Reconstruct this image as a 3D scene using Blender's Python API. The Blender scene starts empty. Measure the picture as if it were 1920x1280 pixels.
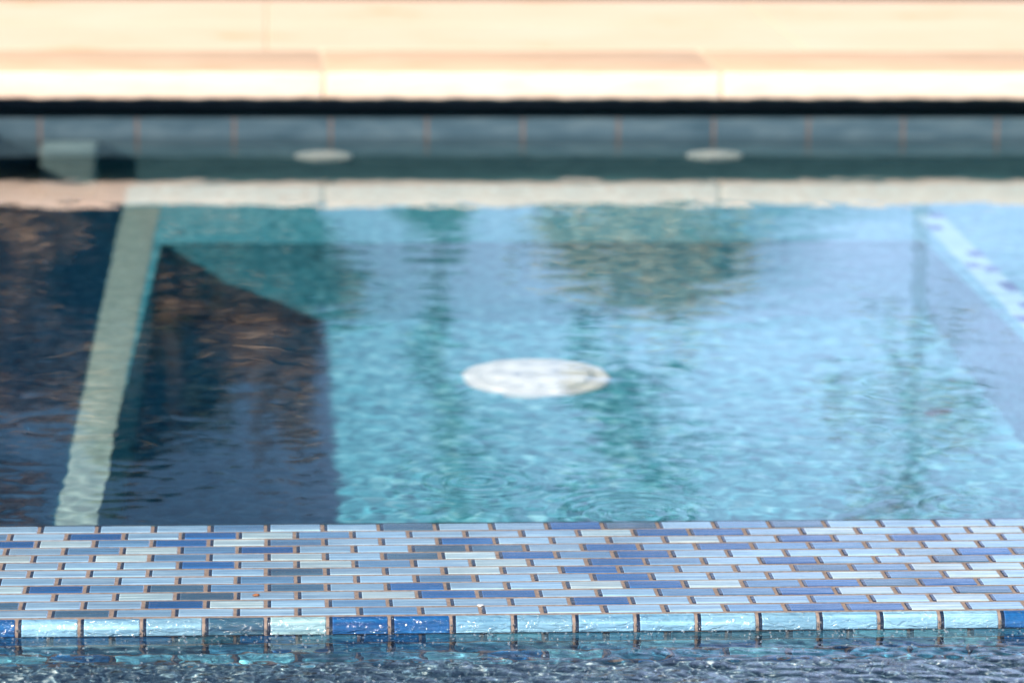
import bpy, bmesh, math, random
import numpy as np
from mathutils import Vector, Matrix

random.seed(7)
rng = np.random.default_rng(11)
S = bpy.context.scene

# ------------------------------------------------------------------ camera
cd = bpy.data.cameras.new("camera")
cam = bpy.data.objects.new("camera", cd)
S.collection.objects.link(cam)
CAM_AT = Vector((-0.0972, -3.1732, 0.8054))
RT = Vector((0.9977355, -0.0666469, 0.0090575))
UP = Vector((0.0042344, 0.1966390, 0.9804668))
FW = Vector((0.0671261, 0.9782082, -0.1964759))
cam.matrix_world = Matrix(((RT.x, UP.x, -FW.x, CAM_AT.x), (RT.y, UP.y, -FW.y, CAM_AT.y),
                           (RT.z, UP.z, -FW.z, CAM_AT.z), (0, 0, 0, 1)))
cd.sensor_width = 36.0
cd.lens = 6748.9 / 1920 * 36.0
cd.clip_start = 0.05
cd.clip_end = 2000.0
cd.dof.use_dof = True
cd.dof.focus_distance = 3.06
cd.dof.aperture_fstop = 6.8
S.camera = cam

# ------------------------------------------------------------------ sky, sun, exposure
SUN_DIR = Vector((0.391, 0.651, -0.651))            # the way the light travels
W = bpy.data.worlds.new("World")
S.world = W
W.use_nodes = True
wn = W.node_tree
wn.nodes.clear()
sky = wn.nodes.new("ShaderNodeTexSky")
sky.sky_type = 'NISHITA'
sky.sun_disc = False
sky.sun_elevation = math.asin(0.651)
sky.sun_rotation = math.atan2(-SUN_DIR.x, -SUN_DIR.y)
sky.air_density = 1.0
sky.dust_density = 1.0
sky.ozone_density = 4.0
bg = wn.nodes.new("ShaderNodeBackground")
bg.inputs["Strength"].default_value = 0.05
wo = wn.nodes.new("ShaderNodeOutputWorld")
wn.links.new(sky.outputs[0], bg.inputs[0])
# low cloud bank at far right, unseen, added to brighten the water's reflection
def wnode(kind, **kw):
    n = wn.nodes.new(kind)
    for k, v in kw.items():
        setattr(n, k, v)
    return n
tc = wnode("ShaderNodeTexCoord")
mp = wnode("ShaderNodeMapping"); mp.inputs["Scale"].default_value = (3.0, 3.0, 9.0)
wn.links.new(tc.outputs["Generated"], mp.inputs[0])
nz = wnode("ShaderNodeTexNoise"); nz.inputs["Scale"].default_value = 2.2; nz.inputs["Detail"].default_value = 6
wn.links.new(mp.outputs[0], nz.inputs["Vector"])
sx = wnode("ShaderNodeSeparateXYZ"); wn.links.new(tc.outputs["Generated"], sx.inputs[0])
def mrange(src, a, b):
    m = wnode("ShaderNodeMapRange", interpolation_type='SMOOTHSTEP')
    m.inputs[1].default_value, m.inputs[2].default_value = a, b
    wn.links.new(src, m.inputs[0])
    return m.outputs[0]
def wmul(a, b):
    m = wnode("ShaderNodeMath", operation='MULTIPLY')
    wn.links.new(a, m.inputs[0]); wn.links.new(b, m.inputs[1])
    return m.outputs[0]
cm = wmul(wmul(mrange(sx.outputs[2], 0.42, 0.14), mrange(sx.outputs[0], -0.03, 0.17)), mrange(nz.outputs[0], 0.30, 0.58))
cb = wnode("ShaderNodeBackground"); cb.inputs[0].default_value = (0.52, 0.65, 1.0, 1); cb.inputs[1].default_value = 1.45
mx = wnode("ShaderNodeMixShader")
wn.links.new(cm, mx.inputs[0]); wn.links.new(bg.outputs[0], mx.inputs[1]); wn.links.new(cb.outputs[0], mx.inputs[2])
wn.links.new(mx.outputs[0], wo.inputs[0])

sl = bpy.data.lights.new("sun", 'SUN')
sl.energy = 5.0
sl.angle = math.radians(0.53)
sl.color = (1.0, 0.90, 0.76)
sl.cycles.is_caustics_light = True
sun = bpy.data.objects.new("sun", sl)
S.collection.objects.link(sun)
sun.rotation_euler = SUN_DIR.to_track_quat('-Z', 'Y').to_euler()
sun.location = (-4, -6, 6)

S.view_settings.view_transform = 'Standard'
S.view_settings.look = 'None'
S.view_settings.exposure = 0.75
S.view_settings.gamma = 1.0
S.cycles.use_denoising = True
S.cycles.max_bounces = 10
S.cycles.transmission_bounces = 8
S.cycles.sample_clamp_indirect = 6.0
S.cycles.caustics_reflective = False
S.cycles.caustics_refractive = True
S.cycles.blur_glossy = 0.2

# ------------------------------------------------------------------ material helpers
def new_mat(name):
    m = bpy.data.materials.new(name)
    m.use_nodes = True
    nt = m.node_tree
    nt.nodes.clear()
    out = nt.nodes.new("ShaderNodeOutputMaterial")
    return m, nt, out

def N(nt, kind, ins=None, **props):
    n = nt.nodes.new(kind)
    for k, v in props.items():
        setattr(n, k, v)
    for k, v in (ins or {}).items():
        if isinstance(v, bpy.types.NodeSocket):
            nt.links.new(v, n.inputs[k])
        else:
            n.inputs[k].default_value = v
    return n

def coords(nt, scale):
    tc = N(nt, "ShaderNodeNewGeometry")
    mp = N(nt, "ShaderNodeMapping", {"Vector": tc.outputs["Position"]})
    mp.inputs["Scale"].default_value = scale
    return mp.outputs[0]

def noise(nt, scale, detail=4, rough=0.55, dist=0.0, s=1.0):
    return N(nt, "ShaderNodeTexNoise", {"Vector": coords(nt, scale), "Scale": s, "Detail": detail,
                                        "Roughness": rough, "Distortion": dist})

def ramp(nt, fac, stops):
    r = N(nt, "ShaderNodeValToRGB", {"Fac": fac})
    e = r.color_ramp.elements
    e[0].position, e[0].color = stops[0][0], (*stops[0][1], 1)
    e[1].position, e[1].color = stops[-1][0], (*stops[-1][1], 1)
    for p, c in stops[1:-1]:
        x = e.new(p)
        x.color = (*c, 1)
    return r.outputs[0]

def mixc(nt, fac, a, b, mode='MIX'):
    m = N(nt, "ShaderNodeMix", data_type='RGBA', blend_type=mode)
    for idx, v in ((0, fac), (6, a), (7, b)):
        if isinstance(v, bpy.types.NodeSocket):
            nt.links.new(v, m.inputs[idx])
        else:
            m.inputs[idx].default_value = v if idx == 0 else (*v, 1)
    return m.outputs[2]

def bump(nt, h, dist, strength=1.0):
    return N(nt, "ShaderNodeBump", {"Height": h, "Distance": dist, "Strength": strength}).outputs[0]

def principled(nt, out, col, rough, normal=None, coat=0.0, spec=0.5, **extra):
    p = N(nt, "ShaderNodeBsdfPrincipled")
    for k, v in {"Base Color": col, "Roughness": rough, "Normal": normal, "Coat Weight": coat,
                 "Specular IOR Level": spec, **extra}.items():
        if v is None:
            continue
        if isinstance(v, bpy.types.NodeSocket):
            nt.links.new(v, p.inputs[k])
        else:
            p.inputs[k].default_value = (*v, 1) if isinstance(v, tuple) and len(v) == 3 else v
    nt.links.new(p.outputs[0], out.inputs[0])
    return p

def mat_noise(name, stops, scale, rough=0.8, bscale=None, bdist=0.0, detail=6, spec=0.3, coat=0.0):
    m, nt, out = new_mat(name)
    n = noise(nt, scale, detail)
    c = ramp(nt, n.outputs[0], stops)
    nm = None
    if bdist:
        nm = bump(nt, noise(nt, bscale or scale, 5).outputs[0], bdist)
    principled(nt, out, c, rough, nm, coat=coat, spec=spec)
    return m

# ------------------------------------------------------------------ mesh helpers
def obj(name, verts, faces, mat, parent=None, smooth=None, cols=None):
    me = bpy.data.meshes.new(name)
    me.from_pydata(verts, [], faces)
    me.materials.append(mat)
    if cols is not None:
        a = me.color_attributes.new("tile_colour", 'FLOAT_COLOR', 'CORNER')
        flat = np.ones((len(me.loops), 4), np.float32)
        k = 0
        for f, c in zip(faces, cols):
            flat[k:k + len(f), :3] = c
            k += len(f)
        a.data.foreach_set("color", flat.ravel())
    if smooth is not None:
        me.polygons.foreach_set("use_smooth", [True] * len(me.polygons))
        if smooth < 180:
            me.set_sharp_from_angle(angle=math.radians(smooth))
    me.update()
    o = bpy.data.objects.new(name, me)
    S.collection.objects.link(o)
    if parent is not None:
        o.parent = parent
        o.matrix_parent_inverse = Matrix.Translation(parent.location).inverted()
    o.cycles.is_caustics_receiver = True
    return o

def obj_bm(name, bm, mat, parent=None, smooth=None):
    bm.normal_update()
    bm.verts.index_update()
    v = [tuple(x.co) for x in bm.verts]
    f = [[x.index for x in p.verts] for p in bm.faces]
    bm.free()
    return obj(name, v, f, mat, parent, smooth)

def empty(name, loc):
    e = bpy.data.objects.new(name, None)
    e.location = loc
    e.empty_display_size = 0.05
    S.collection.objects.link(e)
    return e

def tag(o, label=None, cat=None, group=None, kind=None):
    for k, v in (("label", label), ("category", cat), ("group", group), ("kind", kind)):
        if v:
            o[k] = v
    return o

def add_box(bm, x0, x1, y0, y1, z0, z1, bev=0.0, seg=2):
    r = bmesh.ops.create_cube(bm, size=1.0)
    for v in r["verts"]:
        v.co = Vector(((x0 + x1) / 2 + v.co.x * (x1 - x0), (y0 + y1) / 2 + v.co.y * (y1 - y0), (z0 + z1) / 2 + v.co.z * (z1 - z0)))
    if bev:
        es = list({e for v in r["verts"] for e in v.link_edges})
        bmesh.ops.bevel(bm, geom=es, offset=bev, segments=seg, affect='EDGES', profile=0.5)

def box(name, x0, x1, y0, y1, z0, z1, mat, parent=None, bev=0.0, seg=2):
    bm = bmesh.new()
    add_box(bm, x0, x1, y0, y1, z0, z1, bev, seg)
    return obj_bm(name, bm, mat, parent, 35 if bev else None)

# ------------------------------------------------------------------ materials
def mat_tile(name, wet=False):
    m, nt, out = new_mat(name)
    at = N(nt, "ShaderNodeAttribute", attribute_name="tile_colour")
    st = noise(nt, (6, 300, 300), 3, 0.6)                 # brushed streaks along the tile
    sp = noise(nt, (55, 160, 160), 3, 0.5)
    k = ramp(nt, st.outputs[0], [(0.30, (0.48, 0.58, 0.70)), (0.44, (0.92, 0.94, 0.97)), (0.54, (1.02, 1.02, 1.02)), (0.68, (1.75, 1.6, 1.45))])
    c = mixc(nt, 1.0, at.outputs[0], k, 'MULTIPLY')
    k2 = ramp(nt, sp.outputs[0], [(0.3, (0.85, 0.88, 0.9)), (0.7, (1.12, 1.1, 1.08))])
    c = mixc(nt, 1.0, c, k2, 'MULTIPLY')
    if wet:
        h = noise(nt, (85, 230, 230), 3, 0.55, 0.8)
        nm = bump(nt, h.outputs[0], 0.0035, 1.0)
        principled(nt, out, c, 0.10, nm, coat=1.0, spec=0.6)
    else:
        h = noise(nt, (14, 300, 300), 2, 0.5)
        nm = bump(nt, h.outputs[0], 0.0006, 1.0)
        principled(nt, out, c, 0.16, nm, coat=0.35, spec=0.5)
    return m

M_TILE = mat_tile("glass_mosaic")
M_TILE_WET = mat_tile("wet_glass_mosaic", True)
M_GROUT = mat_noise("brown_grout", [(0.3, (0.15, 0.118, 0.105)), (0.7, (0.30, 0.235, 0.205))], (220, 220, 220), 0.85, (900, 900, 900), 0.0004)
M_PLASTER = mat_noise("pool_plaster", [(0.32, (0.010, 0.14, 0.21)), (0.45, (0.042, 0.285, 0.39)), (0.56, (0.085, 0.385, 0.505)), (0.70, (0.24, 0.57, 0.67))],
                      (60, 60, 60), 0.8, (200, 200, 200), 0.001, 8)
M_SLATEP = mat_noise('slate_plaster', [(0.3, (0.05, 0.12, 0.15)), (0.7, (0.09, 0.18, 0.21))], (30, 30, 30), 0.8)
M_PIER = mat_noise('grey_plaster', [(0.3, (0.17, 0.26, 0.28)), (0.7, (0.27, 0.37, 0.38))], (40, 40, 40), 0.8)
M_TRIM = mat_noise("pale_trim", [(0.3, (0.21, 0.335, 0.34)), (0.7, (0.35, 0.47, 0.46))], (90, 90, 90), 0.5)
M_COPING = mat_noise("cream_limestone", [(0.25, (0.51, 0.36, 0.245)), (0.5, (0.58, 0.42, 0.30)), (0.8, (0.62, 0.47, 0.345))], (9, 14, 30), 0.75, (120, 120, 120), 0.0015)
M_NOSE_LIT = mat_noise('sunlit_tone_limestone', [(0.25, (0.78, 0.54, 0.42)), (0.5, (0.86, 0.64, 0.52)), (0.8, (0.88, 0.68, 0.57))], (12, 14, 60), 0.7, (120, 120, 120), 0.0015)  # same stone as the slabs, toned lighter to paint the lip sunlit
M_RISER = mat_noise("yellow_limestone", [(0.27, (0.58, 0.36, 0.20)), (0.38, (0.655, 0.50, 0.375)), (0.8, (0.69, 0.56, 0.455))], (4, 5, 18), 0.8, (90, 90, 90), 0.002)
M_JOINT = mat_noise("pale_mortar", [(0.3, (0.58, 0.43, 0.31)), (0.7, (0.64, 0.49, 0.37))], (200, 200, 200), 0.9)
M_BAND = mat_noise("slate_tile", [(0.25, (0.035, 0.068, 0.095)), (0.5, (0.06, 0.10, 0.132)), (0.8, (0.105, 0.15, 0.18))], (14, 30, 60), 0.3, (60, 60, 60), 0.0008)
M_TERRA = mat_noise("terracotta_grout", [(0.3, (0.12, 0.085, 0.075)), (0.7, (0.18, 0.13, 0.115))], (150, 150, 150), 0.9)
M_WHITE = mat_noise("white_plastic", [(0.3, (0.72, 0.74, 0.72)), (0.7, (0.84, 0.85, 0.83))], (40, 40, 40), 0.35)
M_SLOT = mat_noise("grey_plastic", [(0.3, (0.35, 0.40, 0.46)), (0.7, (0.5, 0.55, 0.6))], (40, 40, 40), 0.5)  # plain grey for the screws and fitting outlets
M_DARKBED = mat_noise("dark_pebble", [(0.32, (0.018, 0.04, 0.075)), (0.50, (0.075, 0.14, 0.205)), (0.60, (0.24, 0.36, 0.42)), (0.68, (0.72, 0.80, 0.82))],
                      (190, 190, 190), 0.6, (200, 200, 200), 0.002, 2)
M_GROUND = mat_noise("dry_lawn", [(0.3, (0.05, 0.06, 0.025)), (0.7, (0.12, 0.12, 0.05))], (3, 3, 3), 0.95)
M_PAVE = mat_noise("tan_paving", [(0.3, (0.42, 0.32, 0.22)), (0.7, (0.55, 0.43, 0.31))], (6, 6, 6), 0.85)
M_BARK = mat_noise("bark", [(0.3, (0.04, 0.03, 0.02)), (0.7, (0.11, 0.085, 0.06))], (20, 20, 4), 0.95)
M_DRYLEAF = mat_noise("dry_leaf", [(0.3, (0.16, 0.06, 0.03)), (0.7, (0.32, 0.13, 0.06))], (300, 300, 300), 0.8)

def mat_water(name, rough):
    m, nt, out = new_mat(name)
    g = N(nt, "ShaderNodeBsdfGlass", {"IOR": 1.333, "Roughness": rough, "Color": (0.97, 1.0, 1.0, 1)})
    nt.links.new(g.outputs[0], out.inputs[0])
    return m

M_WATER = mat_water("clear_water", 0.0)
M_CHOP = mat_water("churned_water", 0.0)

# ------------------------------------------------------------------ measures (metres)
L, WD = 0.0508, 0.0254                # mosaic: 2 x 1 inch
YF = 2.4826                           # far wall
XL, XR = -0.588, 1.42                 # side walls
ZB, ZF = -0.45, -0.96                 # bench, floor
YB = 2.0                              # front of far bench
BL, BR = -0.265, 0.873                # edges of the side benches
ZT = -0.0135                          # trough water
X0, X1 = -0.9, 1.6

# ------------------------------------------------------------------ tiled spillway
def clamp01(c):
    return tuple(max(0.004, min(0.9, v)) for v in c)

PAL = {'L': (0.20, 0.345, 0.50), 'P': (0.30, 0.43, 0.50), 'M': (0.085, 0.195, 0.35), 'D': (0.012, 0.085, 0.26), 'G': (0.04, 0.10, 0.17)}
def tile_col(c, g_=1.0):
    b = PAL[c]
    k = random.uniform(0.86, 1.14) * g_
    t = random.uniform(-0.05, 0.05)
    return clamp01((b[0] * k * (1 - t), b[1] * k, b[2] * k * (1 + t * 0.5)))
NAVY = (0.008, 0.020, 0.048)

class Tiles:
    def __init__(self):
        self.v, self.f, self.c = [], [], []
    def tile(self, x0, x1, prof, nrm, pcap, col, edge=False, flange=0.0034, bev=0.0009, thick=0.0042):
        """prof: outer outline (y, z); nrm: outward normals; pcap: sink of each outline point"""
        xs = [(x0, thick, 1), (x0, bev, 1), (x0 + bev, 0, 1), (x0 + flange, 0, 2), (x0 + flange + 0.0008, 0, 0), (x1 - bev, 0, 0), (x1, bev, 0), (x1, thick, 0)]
        pale = clamp01(tuple(0.45 * c + 0.55 * (c * 1.5 + 0.05) for c in col))  # edge glints painted in as lighter strips of the tile colour
        b = len(self.v)
        n = len(prof)
        for (x, ox, _) in xs:
            for (py, pz), (ny, nz), oc in zip(prof, nrm, pcap):
                o = max(ox, oc)
                self.v.append((x, py - ny * o, pz - nz * o))
        for i in range(len(xs) - 1):
            for j in range(n - 1):
                a = b + i * n + j
                self.f.append((a, a + n, a + n + 1, a + 1))
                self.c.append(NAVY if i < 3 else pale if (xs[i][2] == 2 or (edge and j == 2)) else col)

ROWS = [
    "LLLLMLLGLLDGLMGLLLL", "LDLDPMLLLLPDDLPLLPL", "DPMDPMLLDLLLPLDLDLL", "LMPMDLLGGLDMDMMLLLLP",
    "PLPMLPLGPDMDLLLLLDGL", "LLLDLPMLPLDMLDLLGLLP", "LLLLLGLLPLDMLLGMPPLL", "LLLLMLLMLLDLLLPMPLGL",
    "PDMGMGLDLLPDPMDGDLLM", "LLPGLLPDDLLMMDPLGLLD", "GLLDPLMLLLDLLLMLPMLL", "LGLLLLMLLLLLMDDPLLDL",
]
BULL = "DLLLGPDDLLLLLLLLLDLL"
GAPX, GAPY = 0.0023, 0.0050

spill = tag(empty("spillway_wall", (0.15, -0.157, ZF)), "blue glass mosaic weir with brown grout crossing the whole foreground", "tiled wall")
top = Tiles()
for r, row in enumerate(ROWS):
    ya, yb = -r * WD - GAPY / 2, -(r + 1) * WD + GAPY / 2
    if r == 0:
        ya = -0.0010
    par = 0.0 if r % 2 == 0 else 0.5
    first = -7 if r % 2 == 0 else -7
    for i in range(-16, 30):
        k = i - first
        xa = (i + (0 if r % 2 == 0 else 0.5)) * L
        ch = row[k] if 0 <= k < len(row) else random.choice("LLLLMPDGL")
        dz = random.uniform(-0.00025, 0.00025)
        tilt = random.uniform(-0.004, 0.004)
        ym = (ya + yb) / 2
        bv = 0.0009
        pts = [(ya, dz), (ya, dz), (ya - bv, dz), (ya - bv - 0.0018, dz), (yb + bv, dz), (yb, dz), (yb, dz)]
        pts = [(y, z + (y - ym) * tilt) for y, z in pts]
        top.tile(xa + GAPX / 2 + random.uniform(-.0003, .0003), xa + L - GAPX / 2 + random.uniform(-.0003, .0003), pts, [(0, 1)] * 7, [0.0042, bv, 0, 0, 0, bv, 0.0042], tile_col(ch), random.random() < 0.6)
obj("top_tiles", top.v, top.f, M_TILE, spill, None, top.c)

bull = Tiles()
YE, RB = -12 * WD - 0.0005, 0.0105
for i in range(-16, 30):
    k = i + 7
    ch = BULL[k] if 0 <= k < len(BULL) else random.choice("LLDPG")
    xa = i * L
    pts, nr, cap = [(YE - 0.0012, 0)], [(0, 1)], [0.0042]
    for s in range(9):
        a = math.radians(90 * s / 8)
        pts.append((YE - 0.0012 - RB * math.sin(a), -RB + RB * math.cos(a)))
        nr.append((-math.sin(a), math.cos(a)))
        cap.append(0.0009 if s == 0 else 0.0)
    pts += [(YE - 0.0012 - RB, -0.0124), (YE - 0.0012 - RB, -0.0132), (YE - 0.0012 - RB, -0.0133)]
    nr += [(-1, 0)] * 3
    cap += [0.0, 0.0009, 0.0042]
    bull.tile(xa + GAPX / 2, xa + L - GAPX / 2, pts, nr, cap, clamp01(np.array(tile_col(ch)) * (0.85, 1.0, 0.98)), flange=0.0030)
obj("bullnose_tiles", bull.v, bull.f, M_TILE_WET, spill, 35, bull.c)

YV = YE - 0.0012 - RB + 0.0022        # vertical face below the nosing
face = Tiles()
for r in range(5):
    za, zb = -0.0158 - r * WD, -0.0158 - (r + 1) * WD + 0.0036
    for i in range(-16, 30):
        xa = (i + (0.5 if r % 2 == 0 else 0)) * L
        col = tile_col(random.choice("LMDGMDML"), 0.9)
        col = clamp01((col[0] * 0.85, col[1] * 1.6, col[2] * 1.5))
        pts = [(YV, za), (YV, za), (YV, za - .0009), (YV, zb + .0009), (YV, zb), (YV, zb)]
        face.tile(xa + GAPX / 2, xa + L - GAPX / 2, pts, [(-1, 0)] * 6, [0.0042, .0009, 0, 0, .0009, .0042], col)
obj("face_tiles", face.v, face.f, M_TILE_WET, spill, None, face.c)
# grout bed and core in one solid: top a hair below the tiles, rounded at the nosing
gb, n_arc = [], 8
prof = [(0.004, ZF - 0.05), (0.004, -0.0015), (-0.001, -0.0006), (YE, -0.0006)]
for s in range(1, n_arc + 1):
    a = math.radians(90 * s / n_arc)
    prof.append((YE - 0.0012 - (RB - 0.0008) * math.sin(a), -RB + (RB - 0.0008) * math.cos(a)))
prof += [(YE - 0.0012 - RB + 0.0012, -0.0142), (YV + 0.0012, -0.0150), (YV + 0.0012, ZF - 0.05)]
vs = [(X0, y, z) for y, z in prof] + [(X1, y, z) for y, z in prof]
n = len(prof)
fs = [(i, (i + 1) % n, n + (i + 1) % n, n + i) for i in range(n)] + [tuple(range(n - 1, -1, -1)), tuple(range(n, 2 * n))]
obj("grout_bed", vs, fs, M_GROUT, spill, 40)

# ------------------------------------------------------------------ pool shell
def sheet(name, x0, x1, y0, y1, z, mat, kind="structure"):
    o = obj(name, [(x0, y0, z), (x1, y0, z), (x1, y1, z), (x0, y1, z)], [(0, 1, 2, 3)], mat)
    o["kind"] = kind
    return o
box("pool_floor", XL - 0.0, XR + 0.1, 0.004, YF + 0.1, ZF - 0.12, ZF, M_PLASTER)["kind"] = "structure"

bench = tag(empty("spa_bench", ((BL + BR) / 2, YB, ZF)), "submerged teal plaster bench running round the far end of the pool", "bench")
bm = bmesh.new()
# U-shaped slab as one outline, edges rounded
U = [(XL, 0.004), (BL - 0.015, 0.004), (BL, YB), (BR, YB), (BR, 0.004), (XR, 0.004), (XR, YF), (XL, YF)]
lo = [bm.verts.new((x, y, ZF)) for x, y in U]
hi = [bm.verts.new((x, y, ZB)) for x, y in U]
bm.faces.new(hi)
for i in range(8):
    bm.faces.new((lo[i], lo[(i + 1) % 8], hi[(i + 1) % 8], hi[i]))
rim = [e for e in bm.edges if all(v in (hi[1], hi[2], hi[3], hi[4]) for v in e.verts) and {e.verts[0], e.verts[1]} != {hi[1], hi[4]}]
foot = [e for e in bm.edges if all(v in (lo[1], lo[2], lo[3], lo[4]) for v in e.verts)]
bmesh.ops.bevel(bm, geom=rim, offset=0.012, segments=3, affect='EDGES', profile=0.5)
obj_bm("seat", bm, M_PLASTER, bench, 40)
box("edge_trim", BL - 0.055, BL + 0.002, 0.006, YB + 0.30, ZB - 0.014, ZB + 0.003, M_TRIM, bench, 0.002, 2)
for v in S.objects["edge_trim"].data.vertices:
    if v.co.y < 0.5 and v.co.x > BL - 0.03:
        v.co.x -= 0.017
# light trim with blue marker tiles on the right-hand bench edge
trim = Tiles()
MX = {0: (1, 3), 1: (0, 4, 6, 9, 13)}
dark = [(0.913, 2.194), (0.886, 2.092), (0.915, 1.884), (0.889, 1.797), (0.911, 1.773), (0.913, 1.659), (0.913, 1.634), (0.909, 1.519), (0.886, 1.438),
        (0.913, 1.31), (0.886, 1.22), (0.911, 1.08)]
box("edge_trim", 0.874 + 0.012, 0.874 + 0.054, 0.3, YB + 0.2, ZB - 0.004, ZB + 0.003,
    mat_noise("cyan_trim", [(0.3, (0.25, 0.52, 0.62)), (0.7, (0.42, 0.68, 0.74))], (60, 60, 60), 0.4), bench, 0.001, 1)
M_BLUE = mat_noise("cobalt_tile", [(0.3, (0.01, 0.05, 0.22)), (0.7, (0.03, 0.11, 0.36))], (90, 90, 90), 0.3)
for x, y in dark:
    xx = 0.8995 if x < 0.9 else 0.921
    xx -= 0.0 if x < 0.9 else 0.0
    box("marker_tile", xx - 0.0125, xx + 0.0085, y - 0.02, y + 0.02, ZB - 0.001, ZB + 0.0065, M_BLUE, bench, 0.001, 1)

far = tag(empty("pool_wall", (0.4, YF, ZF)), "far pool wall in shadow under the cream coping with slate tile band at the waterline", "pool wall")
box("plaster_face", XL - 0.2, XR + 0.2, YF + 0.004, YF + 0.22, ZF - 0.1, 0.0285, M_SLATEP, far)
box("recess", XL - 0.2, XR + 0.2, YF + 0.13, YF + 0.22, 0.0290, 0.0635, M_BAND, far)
box("grout_joints", XL - 0.2, XR + 0.2, YF + 0.0015, YF + 0.006, -0.0915, 0.0295, M_TERRA, far)
bm = bmesh.new()
for i in range(-8, 12):
    xa = 0.1527 + i * 3 * L
    add_box(bm, xa + 0.0022, xa + 3 * L - 0.0022, YF, YF + 0.0045, -0.089, 0.0300, 0.001, 1)
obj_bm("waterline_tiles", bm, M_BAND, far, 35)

cop = tag(empty("stone_coping", (0.3, YF + 0.12, 0.064)), "sunlit cream stone coping slabs along the far pool edge", "coping")
LIP = YF - 0.029
YR = 2.763
joints = [-0.62, -0.010, 0.618, 1.24, 1.86]
for k in range(len(joints) - 1):
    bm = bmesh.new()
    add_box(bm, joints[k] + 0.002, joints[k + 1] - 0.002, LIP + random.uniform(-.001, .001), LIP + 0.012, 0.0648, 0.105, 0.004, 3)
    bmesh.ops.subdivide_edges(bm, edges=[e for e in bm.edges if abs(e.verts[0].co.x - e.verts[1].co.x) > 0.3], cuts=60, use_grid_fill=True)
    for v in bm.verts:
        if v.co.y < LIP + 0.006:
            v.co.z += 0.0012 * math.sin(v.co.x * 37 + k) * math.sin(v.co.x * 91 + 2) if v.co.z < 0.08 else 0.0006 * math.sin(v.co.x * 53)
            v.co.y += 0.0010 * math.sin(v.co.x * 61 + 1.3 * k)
    nose = obj_bm("nosing", bm, M_NOSE_LIT, cop, 40)
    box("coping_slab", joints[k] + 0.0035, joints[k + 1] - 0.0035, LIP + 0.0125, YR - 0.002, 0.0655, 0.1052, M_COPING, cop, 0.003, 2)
box("mortar_joints", joints[0], joints[-1], LIP + 0.004, YR - 0.003, 0.066, 0.1035, M_JOINT, cop)

bm = bmesh.new()
xx = -1.9
while xx < 3.0:
    w = 0.9
    add_box(bm, xx + 0.0015, xx + w - 0.0015, YR + 0.001, 3.155, 0.055, 0.1056, 0.002, 1)
    add_box(bm, xx + 0.0015, xx + w - 0.0015, 3.157, 3.553, 0.055, 0.1056, 0.002, 1)
    xx += w
obj_bm("patio", bm, M_RISER, None, 35)["kind"] = "structure"
box("patio_edging", -1.9, 3.0, 3.556, 3.66, 0.05, 0.109, M_TERRA, None, 0.004, 2)["kind"] = "structure"
box("patio_bed", -1.9, 3.0, YR - 0.001, 3.60, -0.2, 0.1035, M_JOINT)["kind"] = "structure"

for nm, xa, xb, lab in (("side_wall", XL - 0.3, XL, "left pool wall just outside the picture whose shadow darkens the bench"),
                        ("side_wall", XR, XR + 0.25, "right pool wall beyond the bench with blue edge marks")):
    e = tag(empty(nm, ((xa + xb) / 2, 1.2, ZF)), lab, "pool wall")
    box("plaster_face", xa, xb, 0.004, YF + 0.0035, ZF - 0.1, 0.062, M_PLASTER, e)
    if xb < 0:
        box("coping_slab", xa, xb + 0.008, 0.004, LIP - 0.004, 0.0635, 0.105, M_COPING, e, 0.004, 3)
    else:
        box("coping_slab", xa - 0.03, xb, 0.004, LIP - 0.004, 0.0635, 0.105, M_COPING, e, 0.004, 3)
box("corner_pier", -0.452, -0.365, YF - 0.10, YF - 0.0005, ZB, -0.035, M_PIER, None, 0.01, 3)
tag(S.objects["corner_pier"], "small pale plaster block under water in the far left corner", "block")

# ------------------------------------------------------------------ water surfaces (real ripples)
def ripple(X, Y, lam0, lam1, slope, n, spread, seed):
    g = np.random.default_rng(seed)
    Z = np.zeros_like(X)
    for _ in range(n):
        lam = lam0 * (lam1 / lam0) ** g.random()
        k = 2 * np.pi / lam
        th = g.normal(np.pi / 2, spread)
        a = slope / k / math.sqrt(n / 2)
        Z += a * np.sin(k * (np.cos(th) * X + np.sin(th) * Y) + g.random() * 6.283)
    return Z

def grid(name, x0, x1, y0, y1, nx, ny, zf, mat):
    xs, ys = np.linspace(x0, x1, nx), np.linspace(y0, y1, ny)
    X, Y = np.meshgrid(xs, ys)
    Z = zf(X, Y)
    v = np.stack([X, Y, Z], -1).reshape(-1, 3)
    i = np.arange(nx * ny).reshape(ny, nx)
    f = np.stack([i[:-1, :-1], i[:-1, 1:], i[1:, 1:], i[1:, :-1]], -1).reshape(-1, 4)
    me = bpy.data.meshes.new(name)
    me.vertices.add(len(v)); me.vertices.foreach_set("co", v.ravel())
    me.loops.add(f.size); me.loops.foreach_set("vertex_index", f.ravel())
    me.polygons.add(len(f)); me.polygons.foreach_set("loop_start", np.arange(len(f)) * 4)
    me.polygons.foreach_set("use_smooth", np.ones(len(f), bool))
    me.update(calc_edges=True); me.validate()
    me.materials.append(mat)
    o = bpy.data.objects.new(name, me)
    S.collection.objects.link(o)
    o["kind"] = "structure"
    return o

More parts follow.
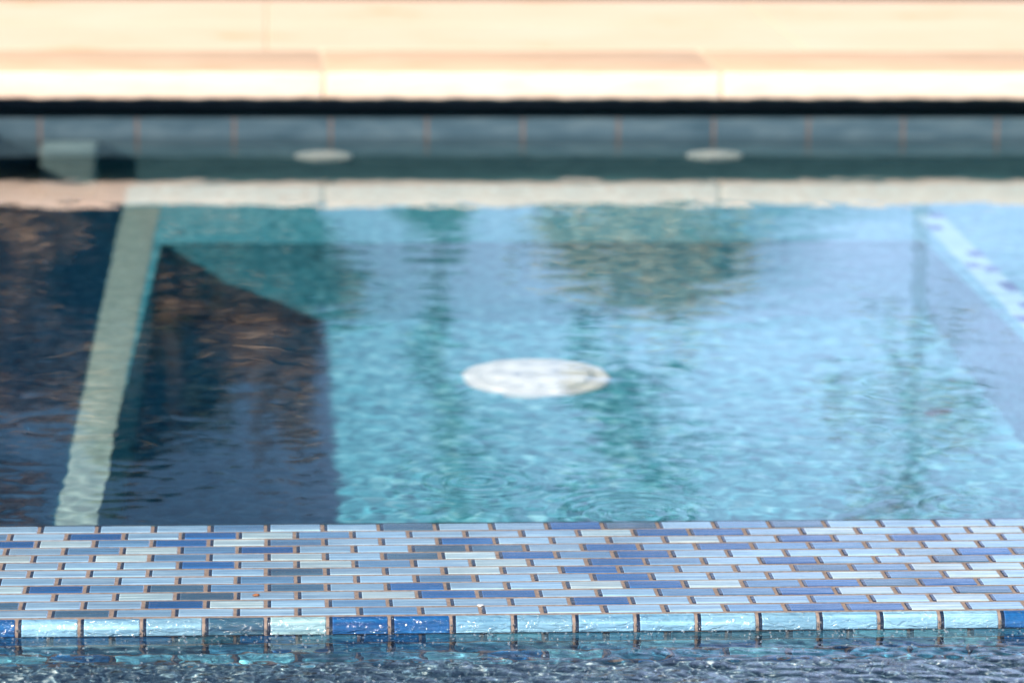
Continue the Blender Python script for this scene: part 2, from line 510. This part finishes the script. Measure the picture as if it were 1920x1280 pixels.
def pool_z(X, Y):
    Z = ripple(X, Y, 0.03, 0.10, 0.0024, 40, 0.9, 3) + ripple(X, Y, 0.15, 0.5, 0.0016, 14, 0.7, 5)
    near = np.clip(1 - Y / 0.9, 0, 1) ** 1.5
    Z += near * ripple(X, Y, 0.018, 0.05, 0.009, 36, 1.0, 8)
    for cx, cy, r, a in ((0.10, 0.16, 0.075, 0.00012), (0.24, 0.03, 0.08, 0.00016), (0.55, 0.05, 0.05, 0.0001)):
        d = np.hypot((X - cx), (Y - cy) * 1.0)
        Z += a * np.cos(d * 330) * np.exp(-(d / r) ** 2)
    edge = np.clip(Y / 0.03, 0, 1)
    return Z * (0.15 + 0.85 * edge)
pw = grid("pool_water", XL - 0.002, XR + 0.002, -0.0008, YF + 0.001, 420, 520, pool_z, M_WATER)
pw.cycles.is_caustics_caster = True

def trough_z(X, Y):
    Z = ripple(X, Y, 0.010, 0.030, 0.040, 70, 1.3, 21)
    Z = Z + ripple(X, Y, 0.04, 0.12, 0.015, 14, 1.0, 23)
    amp = 1.3 - 0.98 * np.clip((Y - (YV - 0.055)) / 0.04, 0, 1)
    return ZT + Z * amp
grid("trough_water", X0 + 0.3, X1 - 0.4, -0.95, YV + 0.0012, 900, 620, trough_z, M_CHOP).cycles.is_caustics_caster = True
box("trough_floor", X0, X1, -1.4, YV + 0.0012, -0.30, -0.095, M_DARKBED)["kind"] = "structure"

# ------------------------------------------------------------------ fittings
def disc(bm, cx, cy, cz, prof, axis='Z', seg=64):
    """lathe prof (radius, height) round Z (up) or round -Y (out of the far wall)"""
    rings = []
    for r, hgt in prof:
        ring = []
        for s in range(seg):
            a = 2 * math.pi * s / seg
            p = (r * math.cos(a), r * math.sin(a), hgt)
            if axis == 'Y':
                p = (p[0], -p[2], p[1])
            ring.append(bm.verts.new((cx + p[0], cy + p[1], cz + p[2])))
        rings.append(ring)
    for a, b in zip(rings, rings[1:]):
        for s in range(seg):
            f = (a[s], a[(s + 1) % seg], b[(s + 1) % seg], b[s])
            bm.faces.new(f if axis == 'Z' else f)
    bm.faces.new(rings[-1])

DX, DY = 0.268, 1.667
dr = tag(empty("drain_cover", (DX, DY, ZF)), "large round white drain cover on the blue pool floor", "drain cover")
bm = bmesh.new(); disc(bm, DX, DY, ZF, [(0.102, 0), (0.102, 0.008), (0.099, 0.012), (0.088, 0.014), (0.086, 0.010)]); obj_bm("ring", bm, M_WHITE, dr, 35)
bm = bmesh.new(); disc(bm, DX, DY, ZF + 0.008, [(0.0815, -0.004), (0.0815, 0.008), (0.077, 0.015), (0.05, 0.022), (0.02, 0.024)]); lid = obj_bm("lid", bm, M_WHITE, dr, 35)
for k in range(16):
    a = 2 * math.pi * k / 16
    bm = bmesh.new(); add_box(bm, -0.004, 0.004, -0.013, 0.013, -0.002, 0.0025, 0.0008, 1)
    bmesh.ops.rotate(bm, verts=bm.verts, matrix=Matrix.Rotation(a + math.pi / 2, 3, 'Z'))
    bmesh.ops.translate(bm, verts=bm.verts, vec=(DX + 0.062 * math.cos(a), DY + 0.062 * math.sin(a), ZF + 0.0265))
    obj_bm("slot", bm, M_WHITE, lid, None)
for a in (0.4, 3.54):
    bm = bmesh.new(); disc(bm, DX + 0.03 * math.cos(a), DY + 0.03 * math.sin(a), ZF + 0.029, [(0.005, 0), (0.005, 0.003), (0.004, 0.004)], seg=16)
    obj_bm("screw", bm, M_SLOT, lid, 35)

def fitting(x, z, lab):
    e = tag(empty("wall_fitting", (x, YF, z)), lab, "pool fitting", "round white fittings on the far wall")
    bm = bmesh.new(); disc(bm, x, YF + 0.0045, z, [(0.046, 0), (0.046, 0.006), (0.043, 0.010), (0.030, 0.014), (0.026, 0.010)], 'Y', 48); obj_bm("flange", bm, M_WHITE, e, 35)
    bm = bmesh.new(); disc(bm, x, YF - 0.004, z, [(0.0245, 0), (0.0245, 0.004), (0.020, 0.009), (0.010, 0.011)], 'Y', 32); eye = obj_bm("eyeball", bm, M_WHITE, e, 60)
    bm = bmesh.new(); disc(bm, x - 0.006, YF - 0.0155, z - 0.004, [(0.008, 0), (0.008, 0.001), (0.006, 0.0015)], 'Y', 20); obj_bm("outlet", bm, M_SLOT, eye, 35)
fitting(-0.011, -0.185, "left of the two small round white fittings on the far pool wall")
fitting(0.612, -0.185, "right of the two small round white fittings on the far pool wall")

# ------------------------------------------------------------------ small litter
def flake(name, x, y, z, size, mat, lab, cat, flat=0.4, seed=1):
    g = random.Random(seed)
    bm = bmesh.new()
    bmesh.ops.create_icosphere(bm, subdivisions=2, radius=size)
    for v in bm.verts:
        k = 1 + 0.35 * math.sin(v.co.x / size * 3 + seed) * math.cos(v.co.y / size * 2.3 + seed) + g.uniform(-.1, .1)
        v.co = Vector((x + v.co.x * k * 1.2, y + v.co.y * k, z + size * flat * 0.9 + v.co.z * flat * k))
    o = obj_bm(name, bm, mat, None, 180)
    return tag(o, lab, cat)
flake("leaf_fragment", -0.110, -0.244, 0.0, 0.0024, M_DRYLEAF, "tiny brown leaf scrap lying on the mosaic tiles", "leaf scrap", 0.5, 3)
flake("mineral_chip", 0.077, -0.2795, -0.0006, 0.0022, M_WHITE, "tiny white chip stuck on a grout line between the mosaic tiles", "chip", 0.4, 5)
flake("sunken_leaf", 0.788, 1.463, ZF, 0.015, M_BAND, "small dark leaf lying on the pool floor at the right", "leaf", 0.3, 9)
flake("pebble", -0.072, 1.93, ZB, 0.007, M_PIER, "small pale pebble on the far underwater bench", "pebble", 0.6, 4)

# bubbles clinging to the wet nosing and the trough surface
g = random.Random(5)
bm = bmesh.new()
for _ in range(800):
    x = g.uniform(-0.36, 0.62)
    if g.random() < 0.12:
        x = round(x / L) * L + g.uniform(-0.001, 0.0025)
        z = g.uniform(-0.0128, -0.006)
        y = YE - 0.0012 - RB + 0.0006
    else:
        z = ZT + g.uniform(-0.001, 0.002)
        y = YE - 0.0012 - RB - abs(g.gauss(0, 0.016) if g.random() < 0.5 else g.uniform(0, 0.14)) - 0.0006
    r = g.uniform(0.0004, 0.0011)
    q = bmesh.ops.create_icosphere(bm, subdivisions=2, radius=r)
    for v in q["verts"]:
        v.co += Vector((x, y, z))
mb, nt, out = new_mat("bubble_film")
principled(nt, out, (0.9, 0.95, 1.0), 0.03, None, spec=0.8, **{"Transmission Weight": 0.9, "IOR": 1.2})
bub = obj_bm("water_bubbles", bm, mb, None, 180)
bub["kind"] = "stuff"

# ------------------------------------------------------------------ surroundings
gx0, gx1, gy0, gy1 = -1.85, 2.2, -1.4, 3.4
R = 600.0
gv = [(-R, -R, -0.16), (R, -R, -0.16), (R, R, -0.16), (-R, R, -0.16), (gx0, gy0, -0.16), (gx1, gy0, -0.16), (gx1, gy1, -0.16), (gx0, gy1, -0.16)]
gf = [(0, 1, 5, 4), (1, 2, 6, 5), (2, 3, 7, 6), (3, 0, 4, 7)]
o = obj("ground", gv, gf, M_GROUND)
o["kind"] = "structure"

def leaf_mat(name, c0, c1):
    m, nt, out = new_mat(name)
    n_ = noise(nt, (4.5, 4.5, 3.0), 4, 0.7)
    c = ramp(nt, n_.outputs[0], [(0.38, c0), (0.62, c1)])
    principled(nt, out, c, 0.7, None, spec=0.2)
    return m
LEAVES = {'hedge': leaf_mat('russet_foliage', (0.03, 0.026, 0.018), (0.36, 0.26, 0.16)),
          'brown': leaf_mat("brown_foliage", (0.035, 0.027, 0.02), (0.34, 0.22, 0.135)),
          'green': leaf_mat("green_foliage", (0.018, 0.028, 0.012), (0.06, 0.08, 0.03)),
          'olive': leaf_mat("olive_foliage", (0.24, 0.20, 0.13), (0.52, 0.42, 0.28))}

def tree(x, y, h, cr, ch, kind, lab, dens=2600, seed=1):
    g = random.Random(seed)
    t = tag(empty("tree", (x, y, -0.16)), lab, "tree", "trees mirrored in the pool")
    bm = bmesh.new()
    # trunk and limbs
    def limb(a, b, r0, r1):
        d = (b - a).normalized()
        u = d.orthogonal().normalized(); w = d.cross(u)
        A = [bm.verts.new(a + (u * math.cos(s) + w * math.sin(s)) * r0) for s in np.linspace(0, 2 * math.pi, 9)[:-1]]
        B = [bm.verts.new(b + (u * math.cos(s) + w * math.sin(s)) * r1) for s in np.linspace(0, 2 * math.pi, 9)[:-1]]
        for i in range(8):
            bm.faces.new((A[i], A[(i + 1) % 8], B[(i + 1) % 8], B[i]))
    base = Vector((x, y, -0.2)); mid = Vector((x + g.uniform(-.1, .1), y, h - ch * 0.75)); tip = Vector((x + g.uniform(-.15, .15), y, h - 0.15))
    k_ = 0.16 if h > 5 else min(1.0, cr * 0.9 + 0.05)
    limb(base, mid, 0.13 * k_, 0.09 * k_); limb(mid, tip, 0.09 * k_, 0.02)
    cl = []
    for k in range(22):
        a = g.uniform(0, 6.283); rr = cr * math.sqrt(g.random()) * 0.85; zz = h - ch * g.random() ** 0.9
        shape = math.sqrt(max(0.08, 1 - ((zz - (h - ch * 0.55)) / (ch * 0.6)) ** 2))
        c = Vector((x + math.cos(a) * rr * shape, y + math.sin(a) * rr * shape, zz))
        cl.append((c, g.uniform(0.16, 0.36) * cr))
        st = mid.lerp(tip, g.uniform(0, 0.8))
        limb(st, c, 0.03 * k_, 0.008)
    obj_bm("trunk", bm, M_BARK, t, 60)
    V, F = [], []
    for _ in range(dens):
        c, r = g.choice(cl)
        p = c + Vector((g.gauss(0, 1), g.gauss(0, 1), g.gauss(0, 0.8))) * r * 0.55
        s = g.uniform(0.03, 0.06)
        u = Vector((g.gauss(0, 1), g.gauss(0, 1), g.gauss(0, 1))).normalized(); w = u.orthogonal().normalized()
        b = len(V)
        V += [tuple(p - u * s), tuple(p - w * s * .5), tuple(p + u * s), tuple(p + w * s * .5)]
        F.append((b, b + 1, b + 2, b + 3))
    obj("crown", V, F, LEAVES[kind], t)

tree(-1.75, 15.5, 3.95, 0.75, 3.2, 'brown', "bare brown tree mirrored at the left edge of the pool water", 8000, 1)
tree(-0.75, 16.4, 3.85, 0.75, 3.4, 'green', "dark green tree mirrored just left of the pool's pale bench strip", 12000, 2)
tree(-0.15, 15.2, 3.75, 0.50, 3.2, 'brown', "slim brown tree mirrored in the shaded corner of the pool", 9000, 3)
tree(0.85, 17.0, 2.75, 0.42, 1.8, 'green', "low green tree mirrored in the middle of the blue water", 1300, 4)
tree(1.72, 16.0, 2.8, 1.0, 2.2, 'olive', "broad olive tree mirrored beyond the round drain cover", 9000, 5)
tree(2.20, 19.5, 5.2, 0.62, 1.9, 'green', "tall thin tree mirrored right of the round drain cover", 800, 7)
tree(1.02, 19.0, 5.1, 0.45, 1.7, 'green', "thin high tree mirrored left of the round drain cover", 380, 8)
tree(4.10, 19.5, 5.3, 0.80, 1.7, 'olive', "high olive tree mirrored near the right edge of the pool", 520, 9)
# clipped hedge behind the left-hand trees
g = random.Random(77)
hd = tag(empty("hedge", (-1.7, 18.0, -0.16)), "tall dark hedge mirrored across the left side of the pool", "hedge")
bm = bmesh.new()
for k in range(9):
    add_box(bm, -4.0 + k * 0.52 - 0.03, -4.0 + k * 0.52 + 0.03, 17.97, 18.03, -0.2, 3.0)
obj_bm("stems", bm, M_BARK, hd)
V, F = [], []
for _ in range(24000):
    x = g.uniform(-4.4, 0.15); top_z = 3.9 + 0.22 * math.sin(x * 5.1) + 0.15 * math.sin(x * 13 + 1)
    p = Vector((x, 18 + g.gauss(0, 0.22), -0.1 + (top_z + 0.1) * g.random() ** 0.8 + g.gauss(0, 0.06)))
    q_ = g.uniform(0.04, 0.075)
    u = Vector((g.gauss(0, 1), g.gauss(0, 1), g.gauss(0, 1))).normalized(); w = u.orthogonal().normalized()
    b = len(V)
    V += [tuple(p - u * q_), tuple(p - w * q_ * .6), tuple(p + u * q_), tuple(p + w * q_ * .6)]
    F.append((b, b + 1, b + 2, b + 3))
obj("foliage", V, F, LEAVES['hedge'], hd)
